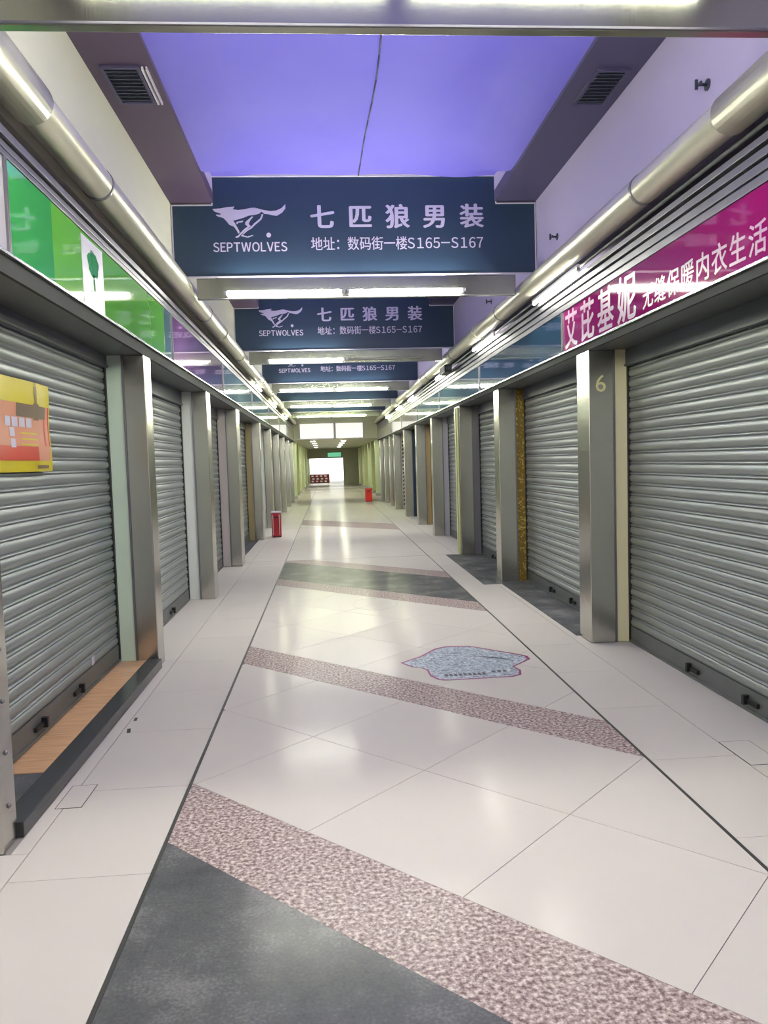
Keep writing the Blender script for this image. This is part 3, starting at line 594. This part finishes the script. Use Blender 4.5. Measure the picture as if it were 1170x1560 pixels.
# ------------------------------------------------------------------ roller shutters
PITCH = 0.082
def slat_profile():
    p = []
    for q in range(9): t = q / 8; p.append((0.0115 * math.sin(math.pi * t) ** 0.7 if 0 < t < 1 else 0.0, 0.057 * t))
    p += [(-0.003, 0.0575)]
    for q in range(1, 6): t = q / 6; p.append((-.003 + 0.0115 * math.sin(math.pi * t), 0.0585 + 0.019 * t))
    p += [(-0.003, 0.0775), (-0.0045, 0.079), (-0.0045, 0.0818), (-0.008, 0.0818), (-0.008, 0.0)]
    return p
PROF = slat_profile()
def slat_mesh(left, y0, y1, n=1):
    s = 1 if left else -1; b = B()
    for q in range(n): b.prism([(s * u, v + q * PITCH) for u, v in PROF], 'y', y0, y1) if 0 else b.prism([(s * u, v + q * PITCH) for u, v in PROF], 'y', y0, y1)
    return b.mesh('slat')
def shutter(left, y0, y1, label, single, zbot=0.0):
    x = SL if left else SR; s = 1 if left else -1; top = 2.335 if left else 2.315
    t = thing('roller_shutter', label, 'shutter', (x, (y0 + y1) / 2, zbot), 'grey roller shutters on the ' + ('left' if left else 'right'))
    zs = zbot + 0.13; n = int((2.245 - zs) / PITCH)
    if single:
        me = slat_mesh(left, y0 + .012, y1 - .012)
        for q in range(n):
            o = link('slat', me, SLAT, t); o.matrix_parent_inverse = Matrix.Identity(4); o.location = Vector((x, 0, zs + q * PITCH)) - t.location
    else:
        o = link('slat_curtain', slat_mesh(left, y0 + .012, y1 - .012, n), SLAT, t); o['kind'] = 'stuff'; o.matrix_parent_inverse = Matrix.Identity(4); o.location = Vector((x, 0, zs)) - t.location
    def bx(d0, d1, *r): lo, hi = sorted((x + s * d0, x + s * d1)); return B().box(lo, hi, *r)
    bb = bx(-.008, .012, y0 + .012, y1 - .012, zbot + .012, zs - .001); lo, hi = sorted((x + s * -.012, x + s * .022)); bb.box(lo, hi, y0 + .012, y1 - .012, zbot + .001, zbot + .018)
    bb.obj('bottom_bar', SLATD, t)
    for yy in (y0 - .008, y1 - .022): bx(-.02, .02, yy, yy + .03, zbot, 2.245).obj('guide_rail', RUB, t)
    hz = zs + n * PITCH
    bx(-.02, .03, y0, y1, hz, top - .001).obj('hood', HOODM, t); bx(.0305, .04, y0, y1, hz + .004, hz + .018).obj('hood_lip', GREYM, t)
    if y1 < 12.5:
        for f in (.38, .62):
            yy = y0 + (y1 - y0) * f; lk = bx(.0125, .03, yy - .05, yy + .05, zbot + .05, zbot + .075).obj('lock_latch', RUB, t); bx(.0125, .045, yy + .06, yy + .085, zbot + .04, zbot + .095).obj('padlock', RUB, lk)
    return t
L0 = shutter(True, 3.18, 5.835, 'grey roller shutter with yellow and red poster on the left', True, 0.062)
B().box(SL + .0125, SL + .014, 5.16, 5.22, .2, .26).obj('white_sticker', TRIMW, L0)
shutter(True, 6.05, 8.745, 'grey roller shutter between pale green and off-white jambs, left', True)
shutter(True, 9.03, 11.545, 'narrow-looking shutter, third along the left', True)
shutter(True, 11.96, 15.39, 'shutter behind the dark stone strip on the left', False)
for i in range(4, 9): shutter(True, LP[i][1] + .01, LP[i + 1][0] - .01, 'far left roller shutter, %s along the row' % ['fifth', 'sixth', 'seventh', 'eighth', 'ninth'][i - 4], False)
shutter(False, 3.01, 5.93, 'wide grey roller shutter filling the right edge', True)
shutter(False, 6.21, 9.105, 'grey roller shutter between the 6 pillar and gold jamb', True)
shutter(False, 9.37, 11.855, 'grey roller shutter past the gold jamb on the right', True)
for i in range(3, 10): shutter(False, RP[i][1] + .01, RP[i + 1][0] - .01, 'far right roller shutter, %s along the row' % ['fourth', 'fifth', 'sixth', 'seventh', 'eighth', 'ninth', 'tenth'][i - 3], False)

# ------------------------------------------------------------------ threshold, wood board, scraps
tag(B().box(-1.405, -1.298, 3.175, 5.828, 0, .066, .004).obj('threshold_stone', BLACKST), 'black stone threshold before the poster shutter', 'threshold')
t = thing('entry_board', 'wood laminate flooring strip behind the black threshold', 'flooring', (-1.52, 4.7, 0))
yy = 3.72; q = 0
while yy < 5.82:
    e = min(yy + .53, 5.828); B().box(-1.655, -1.4065, yy + .001, e - .001, 0, .058).obj('plank', WOOD, t); yy = e; q += 1
tag(B().box(-1.655, -1.4065, 3.175, 3.718, 0, .056).obj('grey_stone_slab', DARK), 'grey stone slab beside the wood flooring strip', 'slab')
rs = random.Random(3)
for q in range(14):
    x = rs.uniform(-1.6, -1.43); yy = rs.uniform(5.3, 5.8); r = rs.uniform(.006, .016)
    tag(B().prism([(x + r * math.cos(a) * rs.uniform(.6, 1.2), yy + r * math.sin(a) * rs.uniform(.6, 1.3)) for a in (0, 1.2, 2.5, 3.7, 5)], 'z', .0583, .0603).obj('paper_scrap', TRIMW), 'tiny white scrap on the far end of the wood strip', 'scrap', 'scraps on the wood strip')
for (x, yy, w, h, a, lb) in ((-1.19, 4.42, .02, .07, .2, 'dark scuff chip nearer to the viewer on the left tiles'), (-1.20, 4.62, .018, .05, .1, 'dark scuff chip farther off on the left tiles')):
    o = B().box(-w / 2, w / 2, -h / 2, h / 2, 0, .002).obj('debris_chip', RUB); o.location = (x, yy, .0002); o.rotation_euler.z = a; tag(o, lb, 'debris')
# access hatches let into the side strips
def hatch(x0, x1, y0, y1, lb):
    t = thing('floor_hatch', lb, 'hatch', ((x0 + x1) / 2, y0, 0)); B().box(x0, x1, y0, y1, .0001, .0016).obj('lid', TILE, t)
    B().box(x0 - .004, x1 + .004, y0 - .004, y0, .0001, .0012).box(x0 - .004, x1 + .004, y1, y1 + .004, .0001, .0012).box(x0 - .004, x0, y0, y1, .0001, .0012).box(x1, x1 + .004, y0, y1, .0001, .0012).obj('joint', SEAM, t)
hatch(-1.26, -1.15, 3.43, 3.67, 'small square hatch in the left tile border'); hatch(1.965, 2.12, 3.45, 3.75, 'small square hatch in the right tile border')

# ------------------------------------------------------------------ floor sticker and worn ring
STK = [(0.488, 5.609), (0.655, 5.772), (0.80, 5.99), (0.90, 6.05), (1.083, 6.026), (1.40, 5.70), (1.452, 5.63), (1.452, 5.54), (1.286, 5.36), (1.31, 5.26), (1.285, 5.15), (1.222, 5.107), (0.98, 5.10), (0.75, 5.095), (0.70, 5.12), (0.658, 5.225), (0.655, 5.38), (0.62, 5.44), (0.56, 5.47)]
t = thing('floor_sticker', 'worn star-shaped floor sticker with magenta outline', 'sticker', (0.95, 5.6, 0))
B().prism(STK, 'z', .0003, .0012).obj('printed_face', STICK, t)
ob = B(); MGK = mat('magenta_print', (150, 40, 110), .4)
def ring_pts(p, w):
    cx = sum(a for a, _ in p) / len(p); cy = sum(b for _, b in p) / len(p); return [(cx + (a - cx) * w, cy + (b - cy) * w) for a, b in p]
IN = ring_pts(STK, .955)
for a in range(len(STK)):
    b = (a + 1) % len(STK); ob.prism([STK[a], STK[b], IN[b], IN[a]], 'z', .0013, .0016)
ob.obj('outline', MGK, t)
INKD = mat('faded_dark_print', (84, 76, 96), .5)
o = B()
for q in range(9): o.box(.76 + q * .033, .784 + q * .033, 5.19, 5.245, .0013, .0016)
for q in range(3): o.box(1.10 + q * .04, 1.125 + q * .04, 5.235, 5.28, .0013, .0016)
o.obj('small_print', INKD, t)
o = B().prism([(1.02, 5.72), (1.25, 5.62), (1.30, 5.54), (1.21, 5.60)], 'z', .0013, .0016).obj('dart_mark', INKD, t)
# worn round patch on the tiles
ring = B(); N = 40
for a in range(N):
    t0, t1 = 2 * math.pi * a / N, 2 * math.pi * (a + 1) / N
    f = lambda t_, r: (.45 + r * math.cos(t_), 8.03 + 1.5 * r * math.sin(t_))
    ring.prism([f(t0, .235), f(t1, .235), f(t1, .222), f(t0, .222)], 'z', .0003, .0008)
tag(ring.obj('worn_ring', mat('worn_ring_mark', (168, 162, 152), .35)), 'faint round ring mark on the cream tiles before the dark band', 'mark')

# ------------------------------------------------------------------ poster on the first left shutter
t = thing('poster', 'yellow and red poster stuck on the left roller shutter', 'poster', (SL + .02, 4.2, 1.5))
YEL = mat('poster_yellow', (222, 206, 40), .35, var=.06); PRED = mat('poster_red', (216, 74, 52), .35, var=.1, scale=5); PSAL = mat('poster_salmon', (222, 150, 116), .35, var=.12, scale=6); PBR = mat('poster_brown', (120, 96, 70), .4, var=.2, scale=9)
def sheet(y0, y1, z0, z1, d, mt, name, ny=12, nz=10):
    vs, fs = [], []
    for j in range(nz + 1):
        for i in range(ny + 1):
            yy = y0 + (y1 - y0) * i / ny; zz = z0 + (z1 - z0) * j / nz
            vs.append((SL + .028 + d + .006 * math.sin(yy * 9) + .004 * math.sin(zz * 17) + .02 * max(0, (yy - 4.55)) / .12, yy, zz))
    for j in range(nz):
        for i in range(ny): a = j * (ny + 1) + i; fs.append((a, a + 1, a + ny + 2, a + ny + 1))
    me = bpy.data.meshes.new(name); me.from_pydata(vs, [], fs)
    for p in me.polygons: p.use_smooth = True
    return link(name, me, mt, t)
sheet(3.50, 4.585, 1.50, 1.985, 0, YEL, 'backing_sheet', 24, 12)
def psheet(y0, y1, *a): return sheet(max(3.51, y0 - .075), y1 - .075, *a)
psheet(3.55, 4.64, 1.56, 1.86, .0015, PSAL, 'salmon_field'); psheet(3.55, 4.45, 1.56, 1.635, .0025, PRED, 'red_field'); psheet(4.56, 4.645, 1.64, 1.86, .0025, PRED, 'red_edge')
psheet(4.2, 4.6, 1.79, 1.86, .0027, PBR, 'skyline'); psheet(4.43, 4.46, 1.86, 1.96, .0027, PBR, 'tower', 3, 6); psheet(4.405, 4.485, 1.78, 1.87, .0035, PBR, 'tower_base', 3, 4); psheet(4.437, 4.453, 1.95, 1.985, .0027, PBR, 'spire', 2, 4)
for q in range(4): psheet(4.06 + q * .085, 4.125 + q * .085, 1.735, 1.785, .0035, TRIMW, 'headline_mark', 2, 2)
for q in range(2): psheet(4.11, 4.17, 1.685 - q * .058, 1.73 - q * .058, .0035, TRIMW, 'headline_mark', 2, 2)
for q in range(3): psheet(4.24, 4.45, 1.70 - q * .03, 1.708 - q * .03, .0035, PSAL if 0 else YEL, 'small_print', 3, 2)
psheet(4.42, 4.6, 1.517, 1.535, .0035, PBR, 'small_print', 3, 2)

# ------------------------------------------------------------------ red boxes on the floor
t = thing('fire_box', 'dark red fire extinguisher box standing by the left pillars', 'box', (-1.09, 16.0, 0))
B().box(-1.19, -1.0, 15.9, 16.1, 0.02, .50, .008).obj('cabinet', RED, t); B().box(-1.196, -.994, 15.894, 16.106, .5005, .53, .006).obj('white_lid', TRIMW, t); B().box(-1.13, -1.06, 15.892, 15.8995, .40, .43).obj('handle', RUB, t); B().box(-1.185, -1.005, 15.905, 16.095, 0, .0195).obj('foot', RUB, t)
B().box(-1.165, -1.155, 15.894, 15.8995, .05, .47).box(-1.035, -1.025, 15.894, 15.8995, .05, .47).obj('white_border', TRIMW, t)
t = thing('fire_box', 'bright red box standing on the far right of the floor', 'box', (1.5, 28.9, 0))
B().box(1.37, 1.63, 28.75, 29.05, .02, .50, .01).obj('cabinet', REDB, t); B().box(1.36, 1.64, 28.74, 29.06, .5005, .53, .008).obj('pale_lid', TRIMW, t); B().box(1.38, 1.62, 28.76, 29.04, 0, .0195).obj('foot', RUB, t); B().box(1.44, 1.56, 28.743, 28.7495, .38, .41).obj('handle', RUB, t)

# ------------------------------------------------------------------ far end: light panels, low ceiling, exit sign, bright street
LBX = emis('light_panel_glow', (1.0, 0.95, 0.91), 0.55)
t = thing('light_panel', 'left one of two white lit panels closing the purple ceiling', 'light panel', (-.4, HALL_END, 2.5), 'white lit panels'); B().box(-1.05, .27, HALL_END - .06, HALL_END - .002, 2.48, 3.06).obj('lit_face', LBX, t); B().box(-1.1, .32, HALL_END - .05, HALL_END - .001, 2.44, 2.479).box(-1.1, -1.051, HALL_END - .05, HALL_END - .001, 2.479, 3.1).box(.271, .32, HALL_END - .05, HALL_END - .001, 2.479, 3.1).obj('frame', TRIMW, t)
t = thing('light_panel', 'right one of two white lit panels closing the purple ceiling', 'light panel', (.9, HALL_END, 2.5), 'white lit panels'); B().box(.38, 1.45, HALL_END - .06, HALL_END - .002, 2.48, 3.06).obj('lit_face', LBX, t); B().box(.33, 1.5, HALL_END - .05, HALL_END - .001, 2.44, 2.479).box(.33, .379, HALL_END - .05, HALL_END - .001, 2.479, 3.1).box(1.451, 1.5, HALL_END - .05, HALL_END - .001, 2.479, 3.1).obj('frame', TRIMW, t)
CREAMC = mat('cream_ceiling_paint', (214, 212, 190), .45)
struct(B().box(-1.67, 2.43, HALL_END, HALL_END + .2, 2.44, 4.95).obj('wall_header', CREAMC))
struct(B().box(-1.67, 2.43, HALL_END + .2, FAR_END, 2.44, 2.6).obj('ceiling_low', CREAMC))
DLG = emis('downlight_glow', (1, 1, .74), 150)
for q, (x, yy) in enumerate(((-.6, 33.5), (.72, 33.5), (-.6, 37), (.72, 37), (-.6, 41), (.72, 41), (-.65, 46), (.72, 46), (-.65, 53), (.72, 53))):
    t = thing('downlight', 'small round downlight in the low far ceiling, %s of the %s row' % (ORD[q // 2], 'left' if x < 0 else 'right'), 'lamp', (x, yy, 2.44), 'downlights in the low far ceiling')
    B().tube((x, yy, 2.439), (x, yy, 2.43), .12, 14).obj('rim', TRIMW, t); B().tube((x, yy, 2.4295), (x, yy, 2.425), .1, 14).obj('lit_lens', DLG, t)
struct(B().box(-1.67, -1.3, FAR_END - 8, FAR_END - 7.8, 0, 2.44).box(1.05, 2.43, FAR_END - 8, FAR_END - 7.8, 0, 2.44).box(-1.3, 1.05, FAR_END - 8, FAR_END - 7.8, 1.80, 2.44).obj('wall_end', CREAMC))
t = thing('exit_sign', 'green lit exit sign above the far bright doorway', 'sign', (.4, FAR_END - 8.1, 1.85)); EG = emis('exit_green', (.1, .55, .3), .6)
B().box(0, .95, FAR_END - 8.1, FAR_END - 8.02, 1.86, 2.2, .01).obj('housing', GREYM, t); B().box(.03, .92, FAR_END - 8.11, FAR_END - 8.101, 1.89, 2.17).obj('lit_face', EG, t)
DAY = emis('daylight_glow', (1.0, 1.0, .96), 1.6)
struct(B().box(-4, 4, FAR_END + 6.6, FAR_END + 6.7, -.1, 4).obj('daylight_backdrop', DAY))  # glowing sheet added to stand for daylight past the doorway
# street furniture beyond the door
t = thing('notice_stand', 'dark red and white notice board standing in the far doorway', 'notice board', (-.6, FAR_END - 6, 0)); MAR = mat('maroon_print', (112, 30, 40), .5)
B().box(-1.25, .1, FAR_END - 6, FAR_END - 5.95, .08, .72).obj('board', MAR, t)
o = B()
for q in range(4):
    for r in range(3): o.box(-1.15 + q * .3 + (r % 2) * .05, -1.0 + q * .3 + (r % 2) * .05, FAR_END - 6.006, FAR_END - 6.001, .17 + r * .18, .27 + r * .18)
o.obj('printed_panels', TRIMW, t)
for x in (-1.15, -.02): B().box(x, x + .03, FAR_END - 5.98, FAR_END - 5.96, 0, .08).obj('foot', RUB, t)
